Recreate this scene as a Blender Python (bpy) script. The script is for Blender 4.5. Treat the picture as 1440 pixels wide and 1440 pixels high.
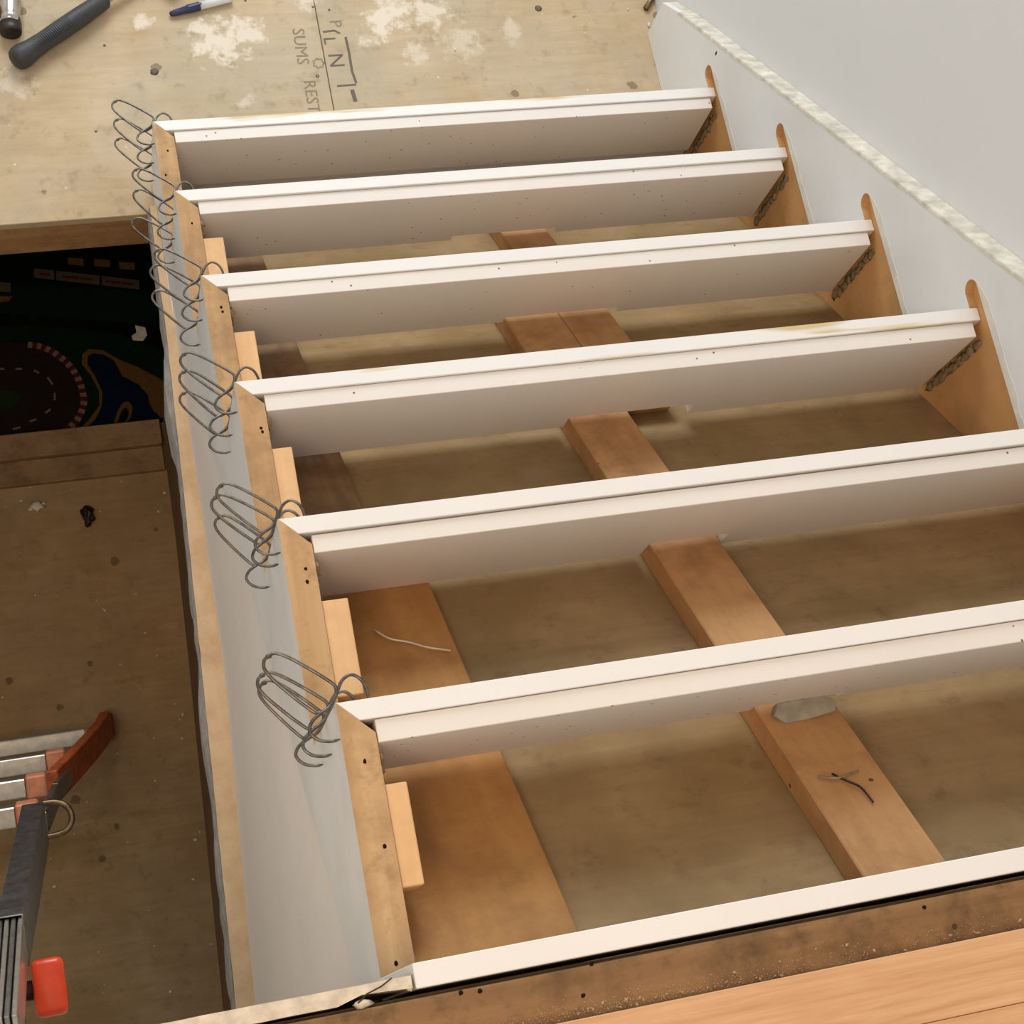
import bpy, bmesh, math, random
from mathutils import Vector, Matrix, noise

random.seed(7)
for o in list(bpy.data.objects):
    bpy.data.objects.remove(o, do_unlink=True)
SC = bpy.context.scene
COL = SC.collection

# ------------------------------------------------------------------ camera
F_PX = 2382.6488
CAM = Vector((-0.2163332, -0.0525767, 1.3470533))
ROT = [Vector(v) for v in [(0.9608180, -0.1899393, 0.2018710), (-0.1196634, -0.9411806, -0.3160060), (0.2500190, 0.2794677, -0.9270320)]]     # right, down, forward
cam_d = bpy.data.cameras.new('camera')
cam_d.sensor_width = 36.0
cam_d.lens = F_PX / 1440.0 * 36.0
cam_d.clip_start = 0.02
cam = bpy.data.objects.new('camera', cam_d)
COL.objects.link(cam)
m3 = Matrix((ROT[0], -ROT[1], -ROT[2])).transposed()
cam.matrix_world = Matrix.Translation(CAM) @ m3.to_4x4()
SC.camera = cam

def px(u, v, ax, val):
    """point seen at pixel (u, v) on the plane where coordinate ax equals val"""
    d = ROT[0] * ((u - 720) / F_PX) + ROT[1] * ((v - 720) / F_PX) + ROT[2]
    return CAM + d * ((val - CAM[ax]) / d[ax])

# ------------------------------------------------------------------ world, lights, exposure
W = bpy.data.worlds.new('world')
SC.world = W
W.use_nodes = True
bg = W.node_tree.nodes['Background']
bg.inputs['Color'].default_value = (1.0, 0.965, 0.92, 1)
bg.inputs['Strength'].default_value = 0.42

def area(name, loc, target, sx, sy, power, color):
    l = bpy.data.lights.new(name, 'AREA')
    l.shape = 'RECTANGLE'
    l.size = sx
    l.size_y = sy
    l.energy = power
    l.color = color
    o = bpy.data.objects.new(name, l)
    COL.objects.link(o)
    o.location = loc
    o.rotation_euler = (Vector(target) - Vector(loc)).to_track_quat('-Z', 'Y').to_euler()
    return o

area('entry_daylight', (0.3, 4.3, 1.35), (0.4, 0.9, -0.9), 2.0, 1.8, 84, (0.89, 0.955, 1.0))
area('hall_ceiling_lamp', (-0.9, -0.5, 2.3), (0.2, 0.3, -0.4), 0.8, 0.8, 24, (1.0, 0.72, 0.48))

SC.view_settings.view_transform = 'Standard'
SC.view_settings.look = 'None'
SC.view_settings.gamma = 1.0
SC.view_settings.use_curve_mapping = False
SC.view_settings.exposure = 0.42

# ------------------------------------------------------------------ dimensions
RUN, RISE = 0.254, 0.214587
NR = 7                                   # risers, 1 = lowest, 7 = under the upper floor
SL = RISE / RUN                          # slope
WID = 1.046
ST = 0.033                               # stringer thickness
Z_LAND = -7 * RISE
Z_LOW = -2.65
def fy(k): return (NR - k) * RUN         # front face of riser k
def tz(k): return (k - NR) * RISE        # top of riser k

# ------------------------------------------------------------------ materials
def new_mat(name):
    m = bpy.data.materials.new(name)
    m.use_nodes = True
    nt = m.node_tree
    b = nt.nodes['Principled BSDF']
    return m, nt, b

class G:
    """tiny node helper"""
    def __init__(s, nt): s.nt = nt
    def n(s, t, **kw):
        x = s.nt.nodes.new(t)
        for k, v in kw.items(): setattr(x, k, v)
        return x
    def l(s, a, b): s.nt.links.new(a, b)
    def val(s, inp, v):
        if hasattr(v, 'is_output') or isinstance(v, bpy.types.NodeSocket): s.l(v, inp)
        else: inp.default_value = v
    def math(s, op, a, b=0.0, clamp=False):
        x = s.n('ShaderNodeMath', operation=op); x.use_clamp = clamp
        s.val(x.inputs[0], a); s.val(x.inputs[1], b)
        return x.outputs[0]
    def mix(s, fac, a, b):
        x = s.n('ShaderNodeMix', data_type='RGBA')
        s.val(x.inputs[0], fac)
        s.val(x.inputs[6], a if not isinstance(a, tuple) else (*a[:3], 1))
        s.val(x.inputs[7], b if not isinstance(b, tuple) else (*b[:3], 1))
        return x.outputs[2]
    def ramp(s, fac, stops):
        x = s.n('ShaderNodeValToRGB')
        e = x.color_ramp.elements
        while len(e) < len(stops): e.new(0.5)
        for el, (p, c) in zip(e, stops):
            el.position = p
            el.color = (*c, 1) if len(c) == 3 else c
        s.l(fac, x.inputs[0])
        return x.outputs[0]
    def coords(s, kind='Object', scale=(1, 1, 1), rnd=True):
        mp = s.n('ShaderNodeMapping')
        mp.inputs['Scale'].default_value = scale
        if kind == 'World':
            g = s.n('ShaderNodeNewGeometry'); src = g.outputs['Position']
        else:
            t = s.n('ShaderNodeTexCoord'); src = t.outputs['Object']
        s.l(src, mp.inputs['Vector'])
        if rnd:
            oi = s.n('ShaderNodeObjectInfo')
            r = s.math('MULTIPLY', oi.outputs['Random'], 37.0)
            cx = s.n('ShaderNodeCombineXYZ')
            for i in range(3): s.l(r, cx.inputs[i])
            s.l(cx.outputs[0], mp.inputs['Location'])
        return mp.outputs[0]
    def noise(s, vec, scale, detail=4, rough=0.55, dist=0.0):
        x = s.n('ShaderNodeTexNoise')
        x.inputs['Scale'].default_value = scale
        x.inputs['Detail'].default_value = detail
        x.inputs['Roughness'].default_value = rough
        x.inputs['Distortion'].default_value = dist
        s.l(vec, x.inputs['Vector'])
        return x.outputs['Fac']
    def voronoi(s, vec, scale):
        x = s.n('ShaderNodeTexVoronoi')
        x.inputs['Scale'].default_value = scale
        s.l(vec, x.inputs['Vector'])
        return x.outputs['Distance'], x.outputs['Color']
    def bump(s, h, strength, dist, b):
        x = s.n('ShaderNodeBump')
        x.inputs['Strength'].default_value = strength
        x.inputs['Distance'].default_value = dist
        s.l(h, x.inputs['Height'])
        s.l(x.outputs[0], b.inputs['Normal'])

def wood(name, dark, light, axis='x', fine=90, streak=0.6, mottle=None, rough=0.7, bump=0.25, knots=False, spec=0.3, world=False, grime=0.35):
    """sawn wood: grain stretched along axis, blotches, optional dark specks"""
    m, nt, b = new_mat(name); g = G(nt)
    st = {'x': (0.05, 1, 1), 'y': (1, 0.05, 1), 'z': (1, 1, 0.05), 's': (1, 0.09, 0.09)}[axis]
    v = g.coords('World' if world else 'Object', st, not world)
    n1 = g.noise(v, fine, 5, 0.6, 0.4)
    n2 = g.noise(v, fine * 0.22, 3, 0.5, 1.2)
    f = g.math('ADD', g.math('MULTIPLY', n1, streak), g.math('MULTIPLY', n2, 1 - streak))
    c = g.ramp(f, [(0.32, dark), (0.68, light)])
    v2 = g.coords('World' if world else 'Object', (1, 1, 1), not world)
    n3 = g.noise(v2, 13, 5, 0.65)
    md = mottle or tuple(x * 0.72 for x in dark)
    c = g.mix(g.math('MULTIPLY', g.ramp(n3, [(0.47, (0, 0, 0)), (0.68, (1, 1, 1))]), 0.65), c, md)
    n5 = g.noise(v2, 42, 5, 0.7)
    c = g.mix(g.math('MULTIPLY', g.ramp(n5, [(0.52, (0, 0, 0)), (0.72, (1, 1, 1))]), grime), c, md)
    if knots:
        d, col = g.voronoi(v2, 26)
        sp = g.n('ShaderNodeSeparateColor'); g.l(col, sp.inputs[0])
        dot = g.math('MULTIPLY', g.math('LESS_THAN', d, 0.07), g.math('GREATER_THAN', sp.outputs[0], 0.72))
        c = g.mix(g.math('MULTIPLY', dot, 0.8), c, (0.035, 0.018, 0.01))
    g.l(c, b.inputs['Base Color'])
    b.inputs['Roughness'].default_value = rough
    b.inputs['Specular IOR Level'].default_value = spec
    g.bump(n1, bump, 0.002, b)
    return m

def paint(name, col, rough=0.55, specks=0, stain=None, dirt=0.12, spec=0.35):
    """painted or primed surface, faint dirt, optional pin specks, optional yellow glue stains"""
    m, nt, b = new_mat(name); g = G(nt)
    v = g.coords('Object')
    n = g.noise(v, 5, 5, 0.6)
    c = g.mix(g.math('MULTIPLY', g.ramp(n, [(0.45, (0, 0, 0)), (0.8, (1, 1, 1))]), dirt), col, tuple(x * 0.62 for x in col))
    if specks:
        mp = g.coords('Object', (1, 1, 1))
        d, cc = g.voronoi(mp, specks)
        sp = g.n('ShaderNodeSeparateColor'); g.l(cc, sp.inputs[0])
        dot = g.math('MULTIPLY', g.math('LESS_THAN', d, 0.072), g.math('GREATER_THAN', sp.outputs[1], 0.25))
        c = g.mix(g.math('MULTIPLY', dot, 0.85), c, (0.09, 0.06, 0.045))
    if stain:
        vs = g.coords('Object', (1, 9, 9))
        ns = g.noise(vs, 4.2, 3, 0.5)
        c = g.mix(g.math('MULTIPLY', g.ramp(ns, [(0.56, (0, 0, 0)), (0.66, (1, 1, 1))]), stain), c, (0.62, 0.47, 0.2))
    g.l(c, b.inputs['Base Color'])
    b.inputs['Roughness'].default_value = rough
    b.inputs['Specular IOR Level'].default_value = spec
    g.bump(g.noise(v, 260, 2), 0.06, 0.0006, b)
    return m

def plain(name, col, rough=0.5, metal=0.0, var=0.25, scale=40, bump=0.0, spec=0.5):
    m, nt, b = new_mat(name); g = G(nt)
    v = g.coords('Object')
    n = g.noise(v, scale, 5, 0.6)
    c = g.mix(g.ramp(n, [(0.35, (0, 0, 0)), (0.7, (1, 1, 1))]), tuple(x * (1 - var) for x in col), col)
    g.l(c, b.inputs['Base Color'])
    b.inputs['Roughness'].default_value = rough
    b.inputs['Metallic'].default_value = metal
    b.inputs['Specular IOR Level'].default_value = spec
    if bump: g.bump(n, bump, 0.002, b)
    return m

def dirty_floor(name, base, pale, dark, specks, splats, rough=0.8, grain=0.5, crumbs=True, hue=0.55):
    """plywood with worn blotches, crumbs and dried compound splats at given world spots"""
    m, nt, b = new_mat(name); g = G(nt)
    v = g.coords('World', (1, 1, 1), False)
    vg = g.coords('World', (0.12, 1, 1), False)
    n1 = g.noise(v, 7, 6, 0.62)
    n2 = g.noise(vg, 60, 5, 0.6, 0.5)
    c = g.mix(g.ramp(n1, [(0.38, (0, 0, 0)), (0.66, (1, 1, 1))]), base, pale)
    c = g.mix(g.math('MULTIPLY', g.ramp(n2, [(0.4, (0, 0, 0)), (0.72, (1, 1, 1))]), grain), c, dark)
    n6 = g.noise(v, 3.1, 4, 0.6)
    gry = sum(base) / 3
    c = g.mix(g.math('MULTIPLY', g.ramp(n6, [(0.42, (0, 0, 0)), (0.62, (1, 1, 1))]), hue), c, (gry * 1.12, gry * 1.03, gry * 0.78))
    n4 = g.noise(v, 27, 6, 0.7)
    c = g.mix(g.math('MULTIPLY', g.ramp(n4, [(0.55, (0, 0, 0)), (0.76, (1, 1, 1))]), 0.5), c, tuple(x * 0.5 for x in dark))
    if crumbs:
        d, cc = g.voronoi(v, 34)
        sp = g.n('ShaderNodeSeparateColor'); g.l(cc, sp.inputs[0])
        dot = g.math('MULTIPLY', g.math('LESS_THAN', g.math('ADD', d, g.math('MULTIPLY', n4, 0.12)), 0.13), g.math('GREATER_THAN', sp.outputs[0], 0.62))
        c = g.mix(g.math('MULTIPLY', dot, 0.8), c, specks)
        d2, cc2 = g.voronoi(v, 13)
        sp2 = g.n('ShaderNodeSeparateColor'); g.l(cc2, sp2.inputs[0])
        dot2 = g.math('MULTIPLY', g.math('LESS_THAN', g.math('ADD', d2, g.math('MULTIPLY', n4, 0.34)), 0.30), g.math('GREATER_THAN', sp2.outputs[1], 0.6))
        c = g.mix(g.math('MULTIPLY', dot2, 0.6), c, tuple(x * 0.3 for x in dark))
    if splats:
        ns = g.noise(v, 38, 6, 0.65)
        tot = None
        geo = g.n('ShaderNodeNewGeometry')
        for (x, y, r, a) in splats:
            vd = g.n('ShaderNodeVectorMath', operation='DISTANCE')
            g.l(geo.outputs['Position'], vd.inputs[0])
            vd.inputs[1].default_value = (x, y, Z_LAND)
            s = g.math('SUBTRACT', r, vd.outputs['Value'])
            s = g.math('ADD', g.math('DIVIDE', s, r), g.math('MULTIPLY', g.math('SUBTRACT', ns, 0.53), 3.6))
            s = g.math('MULTIPLY', g.math('MULTIPLY', s, 1.7, True), a * 0.9)
            tot = s if tot is None else g.math('MAXIMUM', tot, s)
        c = g.mix(tot, c, specks)
    g.l(c, b.inputs['Base Color'])
    b.inputs['Roughness'].default_value = rough
    b.inputs['Specular IOR Level'].default_value = 0.25
    g.bump(n4, 0.2, 0.002, b)
    return m

M = {}
M['riser_white'] = paint('riser_white', (0.84, 0.82, 0.79), 0.5, 0, 0.0)
M['riser_glued'] = paint('riser_glued', (0.84, 0.82, 0.79), 0.5, 0, 0.85)
M['backer_white'] = paint('backer_white', (0.80, 0.75, 0.69), 0.55, 44, 0.0)
M['skirt_white'] = paint('skirt_white', (0.76, 0.775, 0.775), 0.5, 0, 0.0, 0.2)
M['skirt_cream'] = plain('skirt_cream', (0.80, 0.75, 0.64), 0.7, 0, 0.38, 38, 0.4)
M['scraped'] = plain('scraped', (0.76, 0.735, 0.665), 0.7, 0, 0.15, 30, 0.2)
M['wall_grey'] = paint('wall_grey', (0.71, 0.725, 0.735), 0.7, 0, 0.0, 0.06, 0.2)
M['drywall'] = paint('drywall', (0.88, 0.81, 0.745), 0.75, 0, 0.0, 0.15, 0.2)
M['stringer_white'] = paint('stringer_white', (0.86, 0.855, 0.835), 0.5, 0, 0.0, 0.45)
M['stringer_raw'] = wood('stringer_raw', (0.44, 0.255, 0.115), (0.62, 0.41, 0.21), 'y', 60, 0.4, (0.29, 0.165, 0.08), knots=True, grime=0.6, bump=0.5)
M['skirt_raw'] = wood('skirt_raw', (0.50, 0.25, 0.085), (0.68, 0.40, 0.17), 's', 45, 0.5, (0.42, 0.24, 0.10))
M['block_pine'] = wood('block_pine', (0.70, 0.42, 0.20), (0.82, 0.54, 0.29), 'y', 55, 0.5, (0.64, 0.38, 0.18))
M['stud'] = wood('stud', (0.40, 0.205, 0.078), (0.54, 0.30, 0.13), 's', 60, 0.5, (0.28, 0.14, 0.055), knots=True)
M['plank_orange'] = wood('plank_orange', (0.36, 0.17, 0.05), (0.50, 0.26, 0.09), 's', 38, 0.45, (0.27, 0.13, 0.045))
M['plank_brown'] = wood('plank_brown', (0.17, 0.095, 0.045), (0.30, 0.18, 0.09), 's', 50, 0.6, (0.12, 0.065, 0.03))
M['soffit'] = dirty_floor('soffit', (0.27, 0.175, 0.075), (0.37, 0.248, 0.12), (0.22, 0.132, 0.053), (0.5, 0.43, 0.3), [], 0.75, 0.35, False, 0.12)
M['plate_pine'] = wood('plate_pine', (0.62, 0.42, 0.23), (0.78, 0.58, 0.37), 'y', 30, 0.4, (0.55, 0.36, 0.20), knots=True)
M['fascia'] = wood('fascia', (0.30, 0.16, 0.06), (0.46, 0.27, 0.12), 'x', 40, 0.5, (0.20, 0.10, 0.04), knots=True)
M['subfloor'] = wood('subfloor', (0.15, 0.075, 0.028), (0.31, 0.175, 0.075), 'x', 48, 0.5, (0.065, 0.034, 0.016), knots=True, grime=0.6, bump=0.5)
M['oak'] = wood('oak', (0.56, 0.29, 0.135), (0.76, 0.46, 0.25), 'x', 170, 0.8, (0.62, 0.34, 0.165), 0.4, 0.2, spec=0.4, grime=0.1)
M['old_wood'] = wood('old_wood', (0.26, 0.155, 0.07), (0.40, 0.25, 0.125), 'x', 40, 0.5, (0.13, 0.075, 0.04))
M['dark_wall'] = wood('dark_wall', (0.17, 0.10, 0.045), (0.25, 0.155, 0.075), 'y', 30, 0.5)
M['plaster'] = plain('plaster', (0.80, 0.70, 0.55), 0.9, 0, 0.3, 70, 0.6, 0.2)
M['paper_grey'] = plain('paper_grey', (0.55, 0.52, 0.49), 0.9, 0, 0.35, 50, 0.4, 0.2)
SPL = [(0.17, 1.815, 0.062, .95), (0.215, 1.835, 0.05, .9), (0.13, 1.845, 0.03, .9), (0.49, 1.84, 0.045, .95), (0.515, 1.872, 0.055, .95),
       (0.59, 1.865, 0.05, .85), (0.545, 1.768, 0.03, .6), (0.64, 1.79, 0.05, .5), (0.03, 1.868, 0.022, .9), (-0.22, 1.75, 0.04, .5),
       (0.46, 1.80, 0.025, .8), (0.35, 1.90, 0.03, .7), (0.04, 1.615, 0.028, .5), (0.2, 1.68, 0.02, .5), (0.75, 1.81, 0.03, .5)]
M['plywood'] = dirty_floor('plywood', (0.50, 0.38, 0.235), (0.60, 0.475, 0.32), (0.42, 0.29, 0.16), (0.76, 0.68, 0.56), SPL)
M['low_floor'] = dirty_floor('low_floor', (0.38, 0.235, 0.105), (0.46, 0.30, 0.15), (0.29, 0.17, 0.072), (0.62, 0.55, 0.44), [], hue=0.15)
M['steel_wire'] = plain('steel_wire', (0.235, 0.21, 0.18), 0.38, 1.0, 0.55, 120)
M['aluminium'] = plain('aluminium', (0.72, 0.70, 0.66), 0.36, 1.0, 0.25, 60)
M['aluminium_dark'] = plain('aluminium_dark', (0.40, 0.39, 0.38), 0.42, 1.0, 0.45, 60)
M['fibre_orange'] = plain('fibre_orange', (0.62, 0.12, 0.025), 0.55, 0, 0.55, 45, 0.2)
M['cap_orange'] = plain('cap_orange', (0.72, 0.27, 0.14), 0.6, 0, 0.3, 60)
M['knob_red'] = plain('knob_red', (0.88, 0.07, 0.015), 0.28, 0, 0.2, 40)
M['chrome'] = plain('chrome', (0.62, 0.58, 0.54), 0.18, 1.0, 0.3, 30)
M['rust_steel'] = plain('rust_steel', (0.30, 0.21, 0.12), 0.4, 1.0, 0.5, 60)
M['black_steel'] = plain('black_steel', (0.06, 0.05, 0.045), 0.45, 0.7, 0.4, 60)
M['rubber'] = plain('rubber', (0.04, 0.042, 0.045), 0.55, 0, 0.3, 80, 0.2)
M['navy'] = plain('navy', (0.02, 0.028, 0.10), 0.4, 0, 0.25, 60)
M['pen_white'] = plain('pen_white', (0.75, 0.76, 0.76), 0.4, 0, 0.1, 60)
M['ink'] = plain('ink', (0.19, 0.155, 0.13), 0.9, 0, 0.25, 160, 0, 0.1)
M['ink_faint'] = plain('ink_faint', (0.335, 0.27, 0.18), 0.9, 0, 0.3, 160, 0, 0.1)
M['crumb'] = plain('crumb', (0.78, 0.72, 0.60), 0.9, 0, 0.2, 60)
M['dust'] = plain('dust', (0.50, 0.37, 0.235), 0.9, 0, 0.3, 200, 0, 0.1)
M['hole'] = plain('hole', (0.022, 0.012, 0.007), 0.95, 0, 0.2, 60, 0, 0.05)
M['glue'] = plain('glue', (0.36, 0.26, 0.14), 0.85, 0, 0.5, 90, 0.8)
M['grey_shim'] = plain('grey_shim', (0.34, 0.30, 0.23), 0.85, 0, 0.3, 60, 0.4)
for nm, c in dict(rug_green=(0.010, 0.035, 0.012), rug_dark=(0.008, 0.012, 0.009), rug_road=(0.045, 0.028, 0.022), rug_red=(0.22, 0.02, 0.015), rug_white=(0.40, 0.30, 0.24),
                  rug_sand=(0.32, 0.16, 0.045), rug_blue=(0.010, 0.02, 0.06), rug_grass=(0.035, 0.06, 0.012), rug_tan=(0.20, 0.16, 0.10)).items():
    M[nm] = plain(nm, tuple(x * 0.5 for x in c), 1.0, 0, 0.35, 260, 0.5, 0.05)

# ------------------------------------------------------------------ geometry helpers
def tag(o, label=None, cat=None, group=None, kind=None):
    if label: o['label'] = label
    if cat: o['category'] = cat
    if group: o['group'] = group
    if kind: o['kind'] = kind
    return o

def empty(name, loc):
    o = bpy.data.objects.new(name, None)
    o.empty_display_size = 0.05
    o.location = loc
    COL.objects.link(o)
    return o

WORLD_LOC = {}
def wloc(o):
    v = Vector(o.location)
    while o.parent:
        o = o.parent
        v = v + Vector(o.location)
    return v

def build(name, verts, faces, mats, parent=None, idx=None, bevel=0.0, smooth=False, seg=1):
    """one mesh from world-space vertices; its origin goes to the base centre of its bounds"""
    vs = [Vector(v) for v in verts]
    lo = Vector((min(v[i] for v in vs) for i in range(3)))
    hi = Vector((max(v[i] for v in vs) for i in range(3)))
    c = Vector(((lo.x + hi.x) / 2, (lo.y + hi.y) / 2, lo.z))
    me = bpy.data.meshes.new(name)
    me.from_pydata([v - c for v in vs], [], faces)
    if not isinstance(mats, (list, tuple)): mats = [mats]
    for m in mats: me.materials.append(M[m] if isinstance(m, str) else m)
    if idx:
        for p, i in zip(me.polygons, idx): p.material_index = i
    bm = bmesh.new(); bm.from_mesh(me)
    bmesh.ops.recalc_face_normals(bm, faces=bm.faces)
    if bevel:
        es = [e for e in bm.edges if len(e.link_faces) == 2 and e.calc_face_angle(0) > 0.5]
        bmesh.ops.bevel(bm, geom=es, offset=bevel, segments=seg, profile=0.5, affect='EDGES', clamp_overlap=True)
    bm.to_mesh(me); bm.free()
    if smooth:
        for p in me.polygons: p.use_smooth = True
    o = bpy.data.objects.new(name, me)
    COL.objects.link(o)
    if parent is not None:
        o.parent = parent
        o.location = c - wloc(parent)
    else:
        o.location = c
    return o

def box_vf(x0, x1, y0, y1, z0, z1):
    v = [(x0, y0, z0), (x1, y0, z0), (x1, y1, z0), (x0, y1, z0), (x0, y0, z1), (x1, y0, z1), (x1, y1, z1), (x0, y1, z1)]
    f = [(0, 3, 2, 1), (4, 5, 6, 7), (0, 1, 5, 4), (1, 2, 6, 5), (2, 3, 7, 6), (3, 0, 4, 7)]
    return v, f

def box(name, x0, x1, y0, y1, z0, z1, mat, parent=None, bevel=0.001):
    v, f = box_vf(x0, x1, y0, y1, z0, z1)
    return build(name, v, f, mat, parent, bevel=bevel)

def prism(name, poly, axis, a0, a1, mats, parent=None, bevel=0.0, idx=None, poly2=None):
    """polygon (two other coordinates) extruded along axis from a0 to a1; poly2 = far outline"""
    p2 = poly2 or poly
    def mkv(p, a):
        return {'x': (a, p[0], p[1]), 'y': (p[0], a, p[1]), 'z': (p[0], p[1], a)}[axis]
    n = len(poly)
    v = [mkv(p, a0) for p in poly] + [mkv(p, a1) for p in p2]
    f = [tuple(range(n)), tuple(range(2 * n - 1, n - 1, -1))]
    f += [(i, (i + 1) % n, n + (i + 1) % n, n + i) for i in range(n)]
    return build(name, v, f, mats, parent, idx=idx, bevel=bevel)

def tube_vf(pts, rads, seg=8, closed=False, cap=True):
    pts = [Vector(p) for p in pts]
    n = len(pts)
    if not isinstance(rads, (list, tuple)): rads = [rads] * n
    vs, fs = [], []
    ref = None
    for i, p in enumerate(pts):
        a = pts[(i - 1) % n] if (closed or i > 0) else p
        b = pts[(i + 1) % n] if (closed or i < n - 1) else p
        t = (b - a).normalized()
        if ref is None:
            ref = t.orthogonal().normalized()
        ref = (ref - t * ref.dot(t))
        ref = ref.normalized() if ref.length > 1e-6 else t.orthogonal().normalized()
        s = t.cross(ref)
        for j in range(seg):
            w = 2 * math.pi * j / seg
            vs.append(p + (ref * math.cos(w) + s * math.sin(w)) * rads[i])
    for i in range(n - 1 + (1 if closed else 0)):
        for j in range(seg):
            a = i * seg + j; b = i * seg + (j + 1) % seg
            c = ((i + 1) % n) * seg + (j + 1) % seg; d = ((i + 1) % n) * seg + j
            fs.append((a, b, c, d))
    if cap and not closed:
        fs.append(tuple(range(seg - 1, -1, -1)))
        fs.append(tuple((n - 1) * seg + j for j in range(seg)))
    return vs, fs

def tube(name, pts, rads, mat, parent=None, seg=8, closed=False, smooth=True):
    v, f = tube_vf(pts, rads, seg, closed)
    return build(name, v, f, mat, parent, smooth=smooth)

def catmull(pts, sub=5):
    pts = [Vector(p) for p in pts]
    P = [pts[0] * 2 - pts[1]] + pts + [pts[-1] * 2 - pts[-2]]
    out = []
    for i in range(1, len(P) - 2):
        for j in range(sub):
            t = j / sub
            a, b, c, d = P[i - 1], P[i], P[i + 1], P[i + 2]
            out.append(0.5 * ((2 * b) + (c - a) * t + (2 * a - 5 * b + 4 * c - d) * t * t + (3 * b - a - 3 * c + d) * t ** 3))
    out.append(pts[-1])
    return out

def obox(name, p0, p1, wdir, wid, thick, mat, parent=None, bevel=0.001):
    """bar from p0 to p1 with width along wdir and given thickness"""
    p0, p1 = Vector(p0), Vector(p1)
    t = (p1 - p0).normalized()
    w = Vector(wdir); w = (w - t * w.dot(t)).normalized()
    n = t.cross(w)
    v = []
    for p in (p0, p1):
        for a, b in ((-1, -1), (1, -1), (1, 1), (-1, 1)):
            v.append(p + w * (a * wid / 2) + n * (b * thick / 2))
    f = [(0, 1, 2, 3), (7, 6, 5, 4), (0, 4, 5, 1), (1, 5, 6, 2), (2, 6, 7, 3), (3, 7, 4, 0)]
    return build(name, v, f, mat, parent, bevel=bevel)

def slope_board(name, x0, x1, y0, y1, zoff, thick, mat, parent=None, bevel=0.0015):
    """board lying parallel to the stair slope; zoff = z of its underside where y = 0"""
    dz = thick * math.sqrt(1 + SL * SL)
    poly = [(y0, zoff - SL * y0), (y1, zoff - SL * y1), (y1, zoff + dz - SL * y1), (y0, zoff + dz - SL * y0)]
    return prism(name, poly, 'x', x0, x1, mat, parent, bevel)

def blob(name, c, r, mat, parent=None, sub=2, amp=0.35, squash=(1, 1, 1), seed=0):
    bm = bmesh.new()
    bmesh.ops.create_icosphere(bm, subdivisions=sub, radius=1)
    vs = []
    for v in bm.verts:
        k = 1 + amp * noise.noise(v.co * 1.7 + Vector((seed * 3.1, seed, 0)))
        vs.append(Vector((v.co.x * squash[0], v.co.y * squash[1], v.co.z * squash[2])) * r * k + Vector(c))
    fs = [tuple(x.index for x in f.verts) for f in bm.faces]
    bm.free()
    return build(name, vs, fs, mat, parent, smooth=True)

# ================================================================== THE SETTING
# ---- right wall
o = box('wall_right', 1.066, 1.17, -1.6, 3.6, Z_LOW, 2.4, 'wall_grey', bevel=0)
tag(o, 'plain pale grey painted wall beside the stairs', 'wall', kind='structure')
o = box('wall_left_unseen', -1.32, -1.22, -1.6, 3.6, Z_LOW, -0.02, 'wall_grey', bevel=0)  # out of view, darkens the stairwell; top kept low to let light in
tag(o, 'unseen pale grey wall added to darken the stairwell, on its far side', 'wall', kind='structure')

o = box('wall_back_unseen', -1.22, 1.066, 3.6, 3.7, Z_LOW, Z_LAND - 0.03, 'wall_grey', bevel=0)  # out of view, added to keep light off the rug
tag(o, 'unseen plain grey wall added to keep the room under the landing dark', 'wall', kind='structure')
# ---- lower floor
o = box('floor_lower', -1.22, 1.066, -0.02, 3.6, Z_LOW - 0.03, Z_LOW, 'low_floor', bevel=0)
tag(o, 'dirty dark brown plywood floor at the bottom of the stairwell', 'floor', kind='structure')

# ---- landing
land = empty('floor_landing', (0.4, 2.0, Z_LAND))
tag(land, 'plywood landing with plaster splats at the foot of the stairs', 'landing', kind='structure')
Y_EDGE = 1.46
box('plywood_sheet', -1.22, 0.362, Y_EDGE, 3.6, Z_LAND - 0.019, Z_LAND, 'plywood', land, 0.001)
box('plywood_sheet', 0.3635, 1.066, Y_EDGE, 3.6, Z_LAND - 0.019, Z_LAND, 'plywood', land, 0.001)
box('joist', -1.22, -0.004, Y_EDGE + 0.004, Y_EDGE + 0.042, Z_LAND - 0.125, Z_LAND - 0.019, 'fascia', land, 0.002)
box('joist', -1.22, -0.004, Y_EDGE + 0.044, Y_EDGE + 0.082, Z_LAND - 0.125, Z_LAND - 0.019, 'fascia', land, 0.002)
for i, x in enumerate((-1.0, -0.6, -0.2, 0.2, 0.6, 1.0)):
    box('joist', x - 0.019, x + 0.019, Y_EDGE + 0.083, 3.59, Z_LAND - 0.125, Z_LAND - 0.02, 'fascia', land, 0)

# stamps printed on the plywood
def text_mesh(name, body, size, x, y, rotz, mat, parent):
    cu = bpy.data.curves.new(name, 'FONT')
    cu.body = body; cu.size = size; cu.extrude = 0.00015
    cu.resolution_u = 2
    tmp = bpy.data.objects.new('tmp_text', cu); COL.objects.link(tmp)
    me = bpy.data.meshes.new_from_object(tmp)
    bpy.data.objects.remove(tmp, do_unlink=True)
    me.materials.append(M[mat])
    o = bpy.data.objects.new(name, me); COL.objects.link(o)
    o.parent = parent
    o.location = Vector((x, y, Z_LAND + 0.0003)) - wloc(parent)
    o.rotation_euler = (0, 0, rotz)
    return o
text_mesh('stamp_lettering', 'SUMS', 0.034, 0.310, 1.838, -math.pi / 2 - 0.02, 'ink_faint', land)
text_mesh('stamp_lettering', 'REST', 0.034, 0.314, 1.722, -math.pi / 2 - 0.02, 'ink_faint', land)
text_mesh('stamp_lettering', 'P', 0.034, 0.386, 1.853, -math.pi / 2, 'ink_faint', land)
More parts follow.
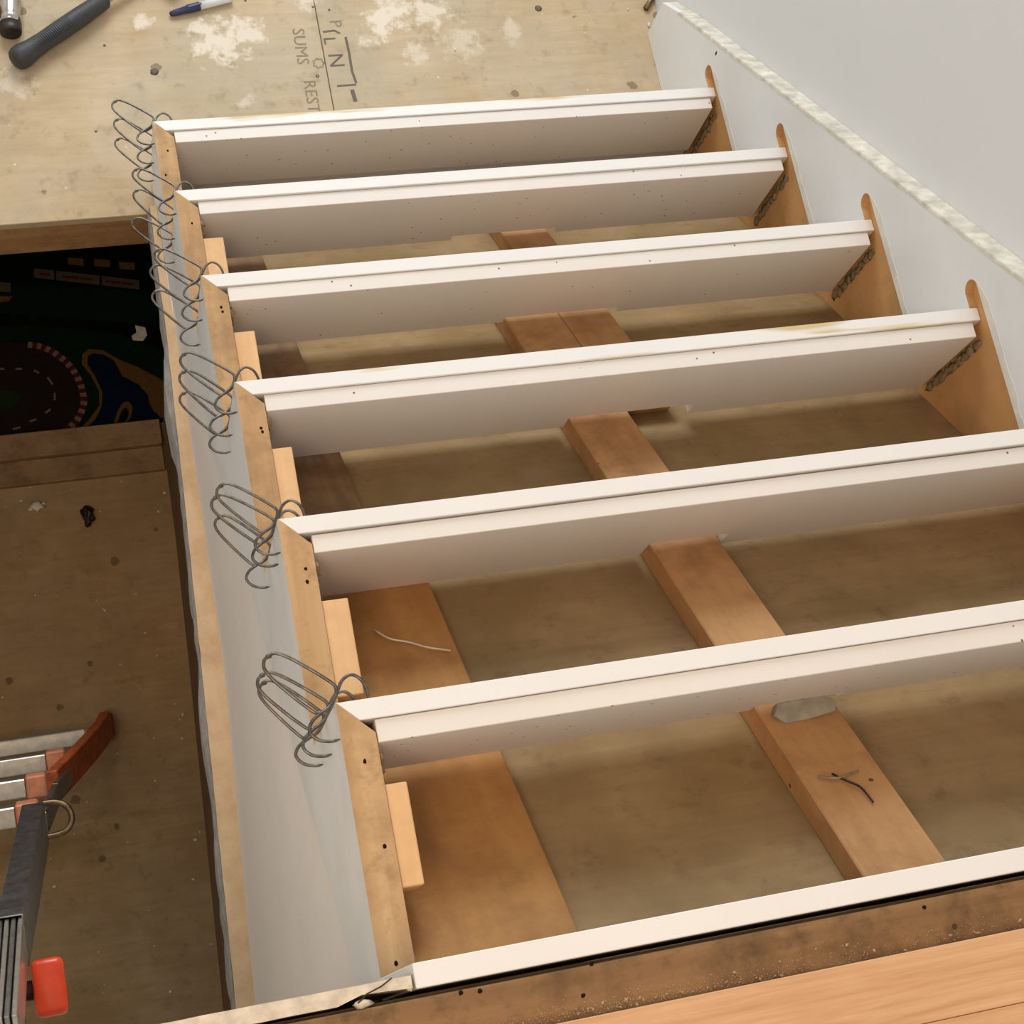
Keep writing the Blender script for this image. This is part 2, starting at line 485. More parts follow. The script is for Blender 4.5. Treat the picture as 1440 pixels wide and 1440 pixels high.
text_mesh('stamp_lettering', 'L', 0.034, 0.368, 1.815, -math.pi / 2, 'ink', land)
text_mesh('stamp_lettering', 'N', 0.042, 0.371, 1.778, -math.pi / 2, 'ink', land)
def mark(name, pts, wid, mat='ink'):
    """ink stroke printed on the landing"""
    v, f = [], []
    pts = [Vector((p[0], p[1], Z_LAND)) for p in pts]
    for i, p in enumerate(pts):
        a = pts[max(i - 1, 0)]; b = pts[min(i + 1, len(pts) - 1)]
        t = (b - a).normalized(); n = Vector((-t.y, t.x, 0)) * wid / 2
        for s in (1, -1):
            for dz in (0.00005, 0.0004):
                v.append(p + n * s + Vector((0, 0, dz)))
    for i in range(len(pts) - 1):
        a, b = 4 * i, 4 * i + 4
        f += [(a + 1, b + 1, b + 3, a + 3), (a, a + 1, a + 3, a + 2), (a, b, b + 1, a + 1), (a + 2, a + 3, b + 3, b + 2)]
    f += [(4 * (len(pts) - 1) + j for j in (0, 2, 3, 1))]
    f[-1] = tuple(f[-1])
    return build(name, v, f, mat, land)
def lp(*q): return [px(u, v, 2, Z_LAND)[:2] for u, v in q]
mark('stamp_stroke', lp((454, 45), (470, 43), (478, 47)), 0.004)
mark('stamp_stroke', lp((486, 52), (491, 75), (495, 100), (501, 117)), 0.005)
mark('stamp_stroke', lp((474, 121), (501, 119)), 0.004)
mark('stamp_stroke', lp((495, 126), (500, 143)), 0.008)
gear = [px(448, 89, 2, Z_LAND) + Vector((math.cos(a), math.sin(a), 0)) * (0.0085 if i % 2 else 0.0115) for i, a in enumerate([2 * math.pi * j / 14 for j in range(15)])]
mark('stamp_emblem', [g_[:2] for g_ in gear], 0.003, 'ink_faint')
c = px(446.5, 107, 2, Z_LAND)
v, f = tube_vf([c + Vector((math.cos(a), math.sin(a), 0)) * 0.0028 for a in [2 * math.pi * j / 10 for j in range(10)]], 0.0009, 6, True)
build('screw_head', v, f, 'black_steel', land, smooth=True)
for (u, v_) in ((147, 64), (217, 101), (440, 10), (135, 185), (345, 1), (463, 14), (757, 12)):
    c = px(u, v_, 2, Z_LAND)
    blob('nail_head', c, 0.003 if u not in (217, 757) else 0.009, 'ink', land, 1, 0.3, (1, 1, 0.12), u)

# ---- right part of the landing: nail, chips, stick at the foot of the skirt
o = tube('finish_nail', [px(922, 65, 2, Z_LAND + 0.002), px(921, 78, 2, Z_LAND + 0.002), px(920, 91, 2, Z_LAND + 0.002)], [0.0022, 0.0016, 0.0008], 'aluminium', seg=8)
tag(o, 'small bright finish nail lying on plywood beside the white skirt end', 'nail')
o = tube('iron_rod', [px(908, 12, 2, Z_LAND + 0.006), px(917, -2, 2, Z_LAND + 0.006), px(930, -14, 2, Z_LAND + 0.006), px(960, -22, 2, Z_LAND + 0.006)], [0.006, 0.005, 0.005, 0.005], 'rust_steel', seg=10)
tag(o, 'brown rusty rod end lying on plywood near the skirt end', 'rod')
for i, (u, v_, s) in enumerate(((913, 35, 0.006), (946, 2, 0.004), (640, 70, 0.003), (883, 13, 0.003))):
    o = blob('plaster_chip', px(u, v_, 2, Z_LAND + s * 0.4), s, 'crumb', None, 1, 0.5, (0.7, 1.1, 0.5), i)
    tag(o, 'small pale plaster chip lying on the plywood landing', 'chip', 'plaster chips on the landing')

# ---- upper floor
up = empty('floor_upper', (0.2, -0.6, 0.0))
tag(up, 'upper floor of orange oak boards ending above the stairs', 'floor', kind='structure')
box('subfloor_edge', -1.22, 1.06, -1.6, -0.0265, -0.022, -0.001, 'subfloor', up, 0.0015)
box('rim_joist', -1.22, 1.06, -0.066, -0.028, -0.24, -0.0225, 'subfloor', up, 0.001)
pw = 0.057
for i in range(10):
    y1 = -0.0655 - i * pw
    cut = [-1.2, -0.35 - 0.31 * ((i * 5) % 4), 0.62 - 0.23 * ((i * 3) % 4), 1.06]
    cut = sorted(cut) if i else [-1.2, 1.06]
    for a, b_ in zip(cut[:-1], cut[1:]):
        box('oak_plank', a + 0.0004, b_ - 0.0004, y1 - pw + 0.0004, y1, -0.001, 0.018, 'oak', up, 0.0008)
for i, (u, v_) in enumerate(((832, 1355), (648, 1396), (675, 1394), (820, 1400), (1300, 1276))):
    blob('nail_hole', px(u, v_, 2, -0.0008), 0.0021, 'hole', up, 1, 0.4, (1, 1, 0.2), i)
# sawdust at the plank edge
v, f = [], []
rs = random.Random(3)
for i in range(1100):
    x = rs.uniform(-0.05, 0.55); x = x if rs.random() < .5 else rs.gauss(0.16, 0.08)
    y = -0.0645 + abs(rs.gauss(0, 0.006)); s = rs.uniform(0.00015, 0.0006) if rs.random() < .97 else rs.uniform(0.0008, 0.0016); a = rs.uniform(0, 3.1)
    c = Vector((x, min(y, -0.03), -0.0005)); k = len(v)
    d = Vector((math.cos(a), math.sin(a), 0)) * s * 1.6; e = Vector((-math.sin(a), math.cos(a), 0)) * s
    v += [c + d, c + e, c - d, c - e, c + Vector((0, 0, s))]
    f += [(k, k + 1, k + 4), (k + 1, k + 2, k + 4), (k + 2, k + 3, k + 4), (k + 3, k, k + 4), (k + 3, k + 2, k + 1, k)]
o = build('sawdust', v, f, 'dust')
tag(o, 'pale sawdust crumbs along the edge of the oak boards', 'sawdust', kind='stuff')

# ---- wall below the upper floor edge (its broken plasterboard edge shows)
hw = empty('wall_header', (-0.6, -0.02, Z_LOW))
tag(hw, 'plasterboard wall under the upper floor with a broken pale top edge', 'wall', kind='structure')
rs = random.Random(11)
n = 60
top, bot = [], []
for i in range(n + 1):
    x = -1.2 + i * (1.2 - 0.006) / n
    j = 0.0012 * noise.noise(Vector((x * 60, 0, 0)))
    yb = -0.0215 + j
    if x > -0.055: yb = -0.0175 + 0.005 * noise.noise(Vector((x * 120, 3, 0)))
    top.append((x, -0.0085 + 0.0007 * noise.noise(Vector((x * 90, 7, 0)))))
    bot.append((x, yb))
poly = top + bot[::-1]
prism('plasterboard', poly, 'z', Z_LOW, -0.002, ['plaster'], hw)
v, f = tube_vf([(-0.05, -0.0215, -0.0015), (-0.042, -0.016, -0.0012), (-0.03, -0.0125, -0.0012), (-0.021, -0.0078, -0.0012)], 0.0006, 5)
build('crack', v, f, 'black_steel', hw)
blob('plaster_lump', (-0.046, -0.0225, -0.006), 0.006, 'plaster', hw, 2, 0.5, (1.3, 0.6, 0.9), 4)
blob('plaster_lump', (-0.008, -0.0150, -0.006), 0.0045, 'plaster', hw, 2, 0.5, (0.7, 1.3, 1.0), 8)
box('framing', -1.2, 1.06, -0.0262, -0.0235, Z_LOW, -0.022, 'dark_wall', hw, 0)

# ---- wall under the open side of the stairs
zb = -1.462
sw = empty('wall_stair_side', (-0.02, 0.7, Z_LOW))
tag(sw, 'wall under the open side of the stairs with pale raw wood ledge', 'wall', kind='structure')
ys = [1.455, 1.2, 0.9, 0.57, 0.3, -0.008]
xin = [-0.003, -0.001, -0.002, -0.004, -0.018, -0.034]
xout = [-0.013, -0.016, -0.026, -0.039, -0.050, -0.062]
def lerp(y, xs):
    for i in range(len(ys) - 1):
        if ys[i] >= y >= ys[i + 1]:
            t = (ys[i] - y) / (ys[i] - ys[i + 1])
            return xs[i] + (xs[i + 1] - xs[i]) * t
    return xs[-1] if y < ys[-1] else xs[0]
yy = [1.455 - i * (1.455 + 0.008) / 70 for i in range(71)]
inner = [(lerp(y, xin) + 0.030 if y < 1.24 else -0.0006, y) for y in yy]   # stops against the stringer foot
outer = [(lerp(y, xout) + 0.0012 * noise.noise(Vector((y * 30, 1, 0))), y) for y in yy]
prism('ledge_board', inner + outer[::-1], 'z', zb - 0.038, zb, 'plate_pine', sw)
# drywall face between stringer and ledge
v, f = [], []
yd = [1.325 - i * (1.325 + 0.008) / 30 for i in range(31)]
for y in yd:
    zt = -0.378 - SL * y
    zt = max(zt, zb + 0.002)
    xb = lerp(y, xin) + 0.001
    v += [(0.004, y, zt), (xb, y, zb + 0.0005), (0.018, y, zt), (xb + 0.014, y, zb + 0.0005)]
for i in range(30):
    a, b_ = 4 * i, 4 * i + 4
    f += [(a, a + 1, b_ + 1, b_), (a + 2, b_ + 2, b_ + 3, a + 3), (a, b_, b_ + 2, a + 2), (a + 1, a + 3, b_ + 3, b_ + 1)]
f += [(0, 2, 3, 1), (120, 121, 123, 122)]
build('plasterboard', v, f, 'drywall', sw)
# lower wall face, with torn plasterboard hanging under the ledge
v, f = [], []
for i, y in enumerate(yy):
    xo = lerp(y, xout)
    dz = 0.13 + 0.10 * noise.noise(Vector((y * 4.0, 5, 0))) + 0.05 * noise.noise(Vector((y * 17, 2, 0)))
    bul = 0.003 + 0.016 * max(0, noise.noise(Vector((y * 5.0, 9, 0)))) + 0.004 * noise.noise(Vector((y * 28.0, 4, 0)))
    v += [(xo - 0.0005, y, zb - 0.002), (xo - bul, y, zb - 0.03), (xo - bul + 0.002, y, zb - max(0.05, dz)), (xo + 0.006, y, zb - max(0.05, dz)), (xo + 0.006, y, zb - 0.0395)]
for i in range(len(yy) - 1):
    a, b_ = 5 * i, 5 * i + 5
    f += [(a + j, a + j + 1, b_ + j + 1, b_ + j) for j in range(4)]
    f += [(a + 4, a, b_, b_ + 4)]
build('torn_plasterboard', v, f, 'paper_grey', sw)
lowi = [(lerp(y, xin) + 0.06, y) for y in yy]
lowo = [(lerp(y, xout) + 0.036, y) for y in yy]
prism('lower_face', lowi + lowo[::-1], 'z', Z_LOW, zb - 0.0395, 'dark_wall', sw)

# ================================================================== STAIR
# ---- open (left) stringer
def stringer_outline(dy):
    pts = [(-0.012, -0.376), (-0.012, -RISE)]
    for k in range(6, 0, -1):
        pts.append((fy(k) - dy, tz(k + 1) - RISE))       # seat of tread k runs out to riser k
        pts.append((fy(k) - dy, tz(k) - RISE))
    pts[-1] = (fy(1) - dy, Z_LAND + 0.001)
    pts.append((1.33, Z_LAND + 0.001))
    return pts
pa, pb = stringer_outline(0.0), stringer_outline(ST)
st = empty('stair_stringer', (0.016, 0.7, Z_LAND))
tag(st, 'open sawtooth stair stringer, painted white outside with raw wood steps', 'stringer')
np_ = len(pa)
o = prism('carriage_board', pa, 'x', 0.0, ST, ['stringer_raw', 'stringer_white'], st, idx=[1, 0] + [0] * np_, poly2=pb)
# pine tread blocks glued to the inside
for k, (a, b_, t, dz) in {6: (-0.082, -0.178, 0.022, -0.006), 5: (-0.097, -0.205, 0.030, -0.006), 4: (-0.092, -0.20, 0.026, -0.006), 3: (-0.09, -0.205, 0.030, -0.004), 2: (-0.085, -0.20, 0.032, -0.004)}.items():
    ob = box('tread_block', ST + 0.0003, ST + t, fy(k) + b_, fy(k) + a, tz(k) + dz - 0.05, tz(k) + dz, 'block_pine', st, 0.0012)
for k, ax in ((6, 0.045), (5, 0.05), (4, 0.06), (3, 0.06), (2, 0.05)):
    for j in range(2):
        blob('glue_lump', (ST + 0.002, fy(k) - 0.055 - 0.010 * j, tz(k) - 0.016 - 0.010 * j), 0.0065, 'glue', st, 2, 0.9, (0.7, 1.0, 1.2), k * 3 + j)

for k, u, v_ in ((6, 557, 1355), (6, 541, 1190), (6, 513, 1071), (5, 430, 800), (5, 432, 818), (4, 367, 602), (4, 369, 607), (3, 311, 432), (3, 313, 438), (2, 270, 314), (1, 236, 212), (1, 233, 246)):
    blob('nail_hole', px(u, v_, 2, tz(k)), 0.0021, 'hole', st, 1, 0.4, (1, 1.3, 0.15), u)

# ---- housed (right) wall stringer: painted face with routed tread nosings, raw wood inside the housings
XF, XM, XB = 1.034, 1.0462, 1.0655
ws = empty('wall_stringer', (1.05, 0.9, Z_LAND))
tag(ws, 'white housed stair skirt board on the wall with routed raw grooves', 'skirt board')
Y_END = 1.785
TT = 0.033                                # tread groove height
prof = []
for k in range(1, 8):
    zt = tz(k) + TT
    # from the riser line below up around the nosing
    yn = fy(k) + 0.033
    prof.append((fy(k) + 0.001, tz(k) - 0.001 if k > 1 else tz(k) - 0.001))
    prof.append((yn - 0.012, tz(k) - 0.001))
    for a in range(-80, 91, 17):
        t = math.radians(a)
        prof.append((yn - 0.0145 + 0.0165 * math.cos(t), tz(k) + TT / 2 - 0.0005 + 0.0175 * math.sin(t)))
    if k < 7:
        prof.append((fy(k + 1) + 0.001, zt))
zt7 = tz(7) + TT
face = [(fy(1) + 0.001, Z_LAND + 0.001)] + prof + [(-0.02, zt7), (-0.02, 0.12 + SL * 0.02), (1.72, 0.12 - SL * 1.72), (Y_END, -1.395), (Y_END, Z_LAND + 0.001)]
prism('painted_face', face, 'x', XF, XM, ['skirt_white', 'skirt_raw'], ws, idx=[0, 0] + [1] * (len(face) - 5) + [0, 0, 0, 0, 1])
core = [(-0.02, 0.12 + SL * 0.02), (1.72, 0.12 - SL * 1.72), (Y_END, -1.395), (Y_END, Z_LAND + 0.001), (1.30, Z_LAND + 0.001), (-0.02, -0.40)]
prism('raw_core', core, 'x', XM + 0.0001, XB, ['skirt_raw', 'skirt_cream'], ws, idx=[0, 0, 1, 1, 1, 0, 0, 0])
# unpainted cream cap along the top edge
cap = [(-0.02, 0.12 + SL * 0.02 + 0.0003), (1.715, 0.12 - SL * 1.715 + 0.0003), (1.715, 0.1235 - SL * 1.715), (-0.02, 0.1235 + SL * 0.02)]
nn = 120
v, f = [], []
for i in range(nn + 1):
    y = -0.02 + (1.72 + 0.02) * i / nn
    z = 0.1203 - SL * y
    j = 0.0016 * noise.noise(Vector((y * 45, 3, 0)))
    v += [(XF - 0.0006, y, z - 0.006 + j * 3), (XF + 0.001 + abs(j), y, z + 0.0012 + j), (XB, y, z + 0.0012), (XB, y, z - 0.0001), (XF, y, z - 0.0001)]
for i in range(nn):
    a, b_ = 5 * i, 5 * i + 5
    f += [(a + j, a + j + 1, b_ + j + 1, b_ + j) for j in range(4)] + [(a + 4, a, b_, b_ + 4)]
f += [(0, 1, 2, 3, 4), tuple(5 * nn + j for j in (4, 3, 2, 1, 0))]
build('paint_ridge', v, f, 'skirt_cream', ws)
# bare cream margins left where the treads were scraped off, above each groove
for k in range(1, 6):
    zt = tz(k) + TT
    v, f = [], []
    n_ = 22
    for i in range(n_ + 1):
        y = fy(k + 1) + 0.0 + i * (RUN + 0.024) / n_
        hh = (0.016 + 0.006 * noise.noise(Vector((y * 30, k, 0)))) * min(1, (n_ - i + 1) / 4)
        v += [(XF - 0.0004, y, zt + 0.0002), (XF - 0.0004, y, zt + hh), (XF + 0.0005, y, zt + hh), (XF + 0.0005, y, zt + 0.0002)]
    for i in range(n_):
        a, b_ = 4 * i, 4 * i + 4
        f += [(a + j, a + (j + 1) % 4, b_ + (j + 1) % 4, b_ + j) for j in range(4)]
    f += [(0, 1, 2, 3), tuple(4 * n_ + j for j in (3, 2, 1, 0))]
    build('paint_line', v, f, 'scraped', ws)
c = px(1007, 75, 0, XF)
blob('screw_hole', c, 0.006, 'black_steel', ws, 1, 0.2, (0.08, 0.6, 1.0), 2)
# old glue along the risers' housing
for k in range(1, 6):
    for j in range(9):
        zz = tz(k) - 0.03 - 0.019 * j
        blob('glue_lump', (1.0455, fy(k) - 0.046 - 0.005 * noise.noise(Vector((j * 1.3, k, 0))), zz), 0.0125, 'glue', ws, 2, 0.9, (0.14, 0.55 + 0.25 * noise.noise(Vector((j * 2.1, k * 3, 0))), 1.0), k * 11 + j)

# ---- risers
words = {1: 'lowest', 2: 'second', 3: 'third', 4: 'fourth', 5: 'fifth', 6: 'sixth'}
bot = {1: -0.158, 2: -0.167, 3: -0.168, 4: -0.187, 5: -0.196, 6: -0.172}
for k in range(1, 8):
    r = empty('stair_riser', (0.52, fy(k), tz(k) - RISE))
    if k < 7:
        tag(r, 'white double-board stair riser, %s up from the plywood landing' % words[k] if k > 1 else 'white double-board stair riser standing on the plywood landing, glue-stained top', 'stair riser', 'stair risers')
    else:
        tag(r, 'single white riser board against the upper floor edge', 'stair riser', 'stair risers')
    zt, f0 = tz(k), fy(k)
    zb_ = (zt + bot[k] + 0.002) if k in bot else zt - 0.20
    if k == 1: zb_ = Z_LAND + 0.0005
    xr = 1.0455
    xl0, xl1 = (0.0, 0.0195) if k < 7 else (-0.004, -0.004)
    glued = k in (1, 4)
    NX0, NX1 = 0.470, (0.575 if k >= 5 else 0.658)
    nz = zt - 0.152
    def notched(xa, za, ztop):
        if k in (1, 7): return [(xa, za), (xr_, za), (xr_, ztop), (xa, ztop)]
        return [(xa, za), (NX0, za), (NX0, nz), (NX1, nz), (NX1, za), (xr_, za), (xr_, ztop), (xa, ztop)]
    xr_ = xr
    p_f = notched(xl0 + 0.0004, zb_, zt)
    p_b = notched(xl1 + 0.0004, zb_, zt)
    prism('riser_board', p_b, 'y', f0 - 0.0195, f0, 'riser_glued' if glued else 'riser_white', r, 0.0007, poly2=p_f)
    xr_ = 1.034
    if k < 7:
        t = 0.0008 if k != 5 else 0.0022
        prism('backing_board', notched(ST + 0.0015, zt + bot[k], zt - 0.003 - 0.0006 * (k % 3)), 'y', f0 - 0.0425, f0 - 0.0195 - t, 'backer_white', r, 0.0007)

# ---- soffit under the stairs, seen between the risers
Z0 = -0.252
o = prism('soffit_panel', [(-0.02, Z0 + SL * 0.02), (1.476, Z0 - SL * 1.476), (1.46, Z0 - 0.016 - SL * 1.46), (-0.02, Z0 - 0.016 + SL * 0.02)], 'x', ST + 0.0005, XM - 0.0005, 'soffit')
tag(o, 'sloping brown plywood soffit under the stairs', 'panel')
o = slope_board('lumber_strip', 0.478, 0.567, -0.015, 1.06, Z0 + 0.0005, 0.034, 'stud')
tag(o, 'long orange-brown lumber strip down the middle of the soffit', 'lumber')
o = slope_board('lumber_strip', 0.5685, 0.650, 0.745, 1.42, Z0 + 0.0005, 0.033, 'stud')
tag(o, 'short brown lumber strip butted beside the long middle strip', 'lumber')
o = slope_board('wide_plank', ST + 0.001, 0.195, -0.015, 0.485, Z0 + 0.0005, 0.014, 'plank_orange')
tag(o, 'wide orange-brown plank on the soffit beside the stringer, under the upper steps', 'plank')
o = slope_board('wide_plank', ST + 0.001, 0.15, 0.49, 1.42, Z0 + 0.0005, 0.016, 'plank_brown')
tag(o, 'dark weathered plank on the soffit beside the stringer, under the lower steps', 'plank')
# grey shim jammed on the middle strip under the sixth riser
v, f = [], []
zsh = lambda y: Z0 + 0.047 - SL * y
poly = [(0.488, 0.1985), (0.50, 0.188), (0.53, 0.189), (0.56, 0.193), (0.562, 0.203), (0.55, 0.213), (0.495, 0.211)]
prism('wood_shim', poly, 'z', zsh(0.2) - 0.006, zsh(0.2) + 0.010, 'grey_shim', None, 0.001)
tag(bpy.context.scene.objects['wood_shim'], 'broken grey shim wedged on the middle lumber strip under a riser', 'shim')
def chips_on_soffit(name, pts, rad, mat, label, cat):
    n3 = []
    for u, v_, lift in pts:
        d = ROT[0] * ((u - 720) / F_PX) + ROT[1] * ((v_ - 720) / F_PX) + ROT[2]
        nv = Vector((0, SL, 1)); t = (Z0 + lift - nv.dot(CAM)) / nv.dot(d)
        n3.append(CAM + d * t)
    o = tube(name, catmull(n3, 4), rad, mat, seg=6)
    tag(o, label, cat)
chips_on_soffit('wood_splinter', [(526, 886, .023), (548, 898, .026), (575, 903, .023), (600, 910, .026), (634, 915, .023)], 0.0012, 'plaster', 'thin pale splinter lying on the wide orange plank', 'splinter')
chips_on_soffit('wood_splinter', [(1170, 1088, .049), (1190, 1098, .05), (1210, 1107, .05), (1228, 1128, .049)], 0.0012, 'black_steel', 'dark curled splinter on the middle lumber strip', 'splinter')
chips_on_soffit('wood_splinter', [(1150, 1092, .049), (1178, 1094, .051), (1207, 1084, .05)], 0.0013, 'glue', 'crossed brown splinter on the middle lumber strip', 'splinter')

# ---- mitre clamps: sprung wire rings biting the riser and stringer at each corner
A = [(0.034, 0.0005), (0.0345, 0.010), (0.031, 0.021), (0.0225, 0.0275), (0.013, 0.0235), (0.006, 0.013), (0.001, 0.0045), (-0.006, -0.0015), (-0.0165, -0.0045)]
Lp = [(-0.026, 0.0035), (-0.039, 0.018), (-0.052, 0.034), (-0.0585, 0.046), (-0.0565, 0.0545)]
half = A + Lp
mir = [(-y, -x) for x, y in half][::-1]
path = half + [(-0.0505, 0.0565)] + mir[:]
# drop the duplicate tip points so that the far bend stays round
def clamp_mesh():
    pts = []
    n = len(path)
    for i, (x, y) in enumerate(path):
        z = 0.0024 * math.sin(math.pi * (i / (n - 1) - 0.5)) * 1.6
        pts.append(Vector((x, y, z)))
    c = catmull(pts, 4)
    rad = [0.00175] * len(c)
    rad[0] = rad[-1] = 0.0004; rad[1] = rad[-2] = 0.0011
    v, f = tube_vf(c, rad, 7)
    me = bpy.data.meshes.new('mitre_clamp')
    me.from_pydata(v, [], f)
    for p in me.polygons: p.use_smooth = True
    me.materials.append(M['steel_wire'])
    return me
cm = clamp_mesh()
zs = {6: (-0.010, -0.085, -0.140), 5: (-0.022, -0.062, -0.155), 4: (-0.022, -0.100, -0.165), 3: (-0.014, -0.075, -0.165), 2: (-0.020, -0.100, -0.185), 1: (-0.020, -0.085, -0.150)}
rs = random.Random(21)
nm3 = {0: 'topmost', 1: 'middle', 2: 'bottom'}
for k in zs:
    for i, dz in enumerate(zs[k]):
        o = bpy.data.objects.new('mitre_clamp', cm)
        COL.objects.link(o)
        o.location = (-0.0002, fy(k) + 0.0002, tz(k) + dz)
        o.rotation_euler = (rs.uniform(-.05, .05), rs.uniform(-.05, .05), rs.uniform(-.06, .06))
        s = rs.uniform(0.95, 1.05)
        o.scale = (s, s, s)
        where = 'lowest riser on the landing' if k == 1 else '%s riser up from the landing' % words[k]
        tag(o, 'bent steel wire mitre clamp, %s of three on the %s' % (nm3[i], where), 'clamp', 'mitre clamps on the stringer corners')

# ================================================================== THINGS ON THE LANDING
# hammer with black rubber grip; its head lies outside the frame
hz = Z_LAND + 0.0235
h0 = px(26, 82, 2, hz); h1 = px(140, 5, 2, hz)
hd = (h1 - h0).normalized()
hm = empty('claw_hammer', (h0.x, h0.y, Z_LAND))
tag(hm, 'hammer with a thick black rubber grip lying on the plywood landing', 'hammer')
def along(d, dz=0.0): return h0 + hd * d + Vector((0, 0, dz))
pr = [(-0.012, 0.012), (-0.008, 0.019), (0.0, 0.0222), (0.012, 0.0228), (0.03, 0.0196), (0.06, 0.0180), (0.10, 0.0188), (0.15, 0.0185), (0.205, 0.0165), (0.21, 0.012)]
tube('grip', [along(d) for d, _ in pr], [q for _, q in pr], 'rubber', hm, 20)
for j in range(22):
    d = 0.03 + j * 0.0042
    rr = 0.0186
    side = Vector((-hd.y, hd.x, 0))
    pts = []
    for a in range(-3, 4):
        w = a * 0.19 + 0.3
        pts.append(along(d) + (Vector((0, 0, 1)) * math.cos(w) - side * math.sin(w)) * (rr + 0.0003))
    tube('grip_rib', pts, 0.0006, 'rubber', hm, 5)
tube('handle', [along(0.208), along(0.26), along(0.33)], [0.009, 0.0085, 0.010], 'aluminium', hm, 14)
side = Vector((-hd.y, hd.x, 0))
hc = along(0.335)
tube('head', [hc - side * 0.055, hc - side * 0.052, hc - side * 0.03, hc - side * 0.02, hc + side * 0.015, hc + side * 0.05, hc + side * 0.085 - hd * 0.02], [0.014, 0.0155, 0.0155, 0.012, 0.013, 0.010, 0.004], 'black_steel', hm, 16)

# polished steel hammer head at the left
q0 = px(15, 47, 2, Z_LAND + 0.021); q1 = px(13, -40, 2, Z_LAND + 0.021)
qd = (q1 - q0).normalized()
h2 = empty('sledge_hammer', (q0.x, q0.y, Z_LAND))
tag(h2, 'polished steel hammer head lying beside the black rubber grip', 'hammer')
tube('face_end', [q0 - qd * 0.001, q0, q0 + qd * 0.004, q0 + qd * 0.020], [0.0175, 0.0195, 0.0205, 0.0205], 'black_steel', h2, 24)
tube('head', [q0 + qd * 0.0202, q0 + qd * 0.034, q0 + qd * 0.036, q0 + qd * 0.06, q0 + qd * 0.09, q0 + qd * 0.093], [0.0205, 0.0205, 0.0195, 0.0205, 0.0205, 0.018], 'chrome', h2, 24)
tube('handle', [q0 + qd * 0.05 + Vector((-0.021, 0, 0)), q0 + qd * 0.05 + Vector((-0.30, 0.03, 0))], [0.012, 0.014], 'fascia', h2, 14)

# blue marker
mz = Z_LAND + 0.0088
a0 = px(240, 19, 2, mz); a1 = px(310, 1, 2, mz)
ad = (a1 - a0).normalized()
mk = empty('marker_pen', (a0.x, a0.y, Z_LAND))
tag(mk, 'dark blue marker pen with white barrel on the plywood landing', 'marker')
def am(d, dz=0): return a0 + ad * d + Vector((0, 0, dz))
tube('cap', [am(-.002, -.0025), am(0, -.002), am(0.008, -.0015), am(0.032, -.0005), am(0.034, 0), am(0.058, 0), am(0.059, 0)], [0.0028, 0.0048, 0.006, 0.0072, 0.0084, 0.0086, 0.0065], 'navy', mk, 16)
obox('clip', am(0.034, 0.008), am(0.062, 0.0085), (-ad.y, ad.x, 0), 0.005, 0.0018, 'navy', mk)
tube('barrel', [am(0.0592), am(0.12), am(0.125)], [0.0078, 0.0078, 0.005], 'pen_white', mk, 16)

# ================================================================== LOWER FLOOR THINGS
bp = empty('sill_plate', (-0.6, 1.42, Z_LOW))
tag(bp, 'worn brown timber sill on the lower floor in front of the play rug', 'sill')
box('plate_board', -1.2, 0.019, 1.428, 1.492, Z_LOW + 0.0005, Z_LOW + 0.035, 'old_wood', bp, 0.002)
box('front_strip', -1.2, 0.018, 1.366, 1.4275, Z_LOW + 0.0005, Z_LOW + 0.018, 'old_wood', bp, 0.002)

# play rug with a road print
ZR = Z_LOW + 0.008
rug = empty('play_rug', (-0.4, 2.1, Z_LOW))
tag(rug, 'dark play rug printed with a road, red and white kerb and blue pond', 'rug')
box('pile', -1.15, 0.45, 1.494, 2.9, Z_LOW + 0.0005, ZR, 'rug_dark', rug, 0.002)
LAYER = [0]
def rp(pts, mat, name, z=0.0, smooth=True):
    w = [px(u, v_, 2, ZR) for u, v_ in pts]
    w = [Vector((a.x, max(a.y, 1.497), a.z)) for a in w]
    if smooth:
        w = catmull(w + [w[0]], 4)[:-1]
    return prism(name, [(a.x, a.y) for a in w], 'z', ZR - 0.0005, ZR + 0.0006 + z, mat, rug)
def rq(u0, v0, u1, v1, wid, mat, name, z=0.0):
    a, b_ = px(u0, v0, 2, ZR), px(u1, v1, 2, ZR)
    return obox(name, a + Vector((0, 0, z)), b_ + Vector((0, 0, z)), (0, 0, 1), 0.0016, wid, mat, rug, 0)
rp([(-40, 470), (20, 455), (100, 462), (170, 470), (240, 500), (250, 560), (235, 600), (150, 605), (110, 600), (60, 480), (-40, 480)], 'rug_green', 'printed_grass', 0.0, False)
rp([(-40, 405), (60, 400), (180, 410), (235, 430), (240, 455), (120, 450), (-40, 445)], 'rug_green', 'printed_grass', 0.0, True)
rp([(-60, 480), (35, 482), (80, 498), (108, 530), (117, 560), (112, 585), (98, 602), (60, 618), (-60, 625)], 'rug_road', 'printed_road', 0.0004, False)
rp([(-60, 551), (20, 549), (32, 556), (20, 572), (-60, 590)], 'rug_grass', 'printed_island', 0.0008, False)
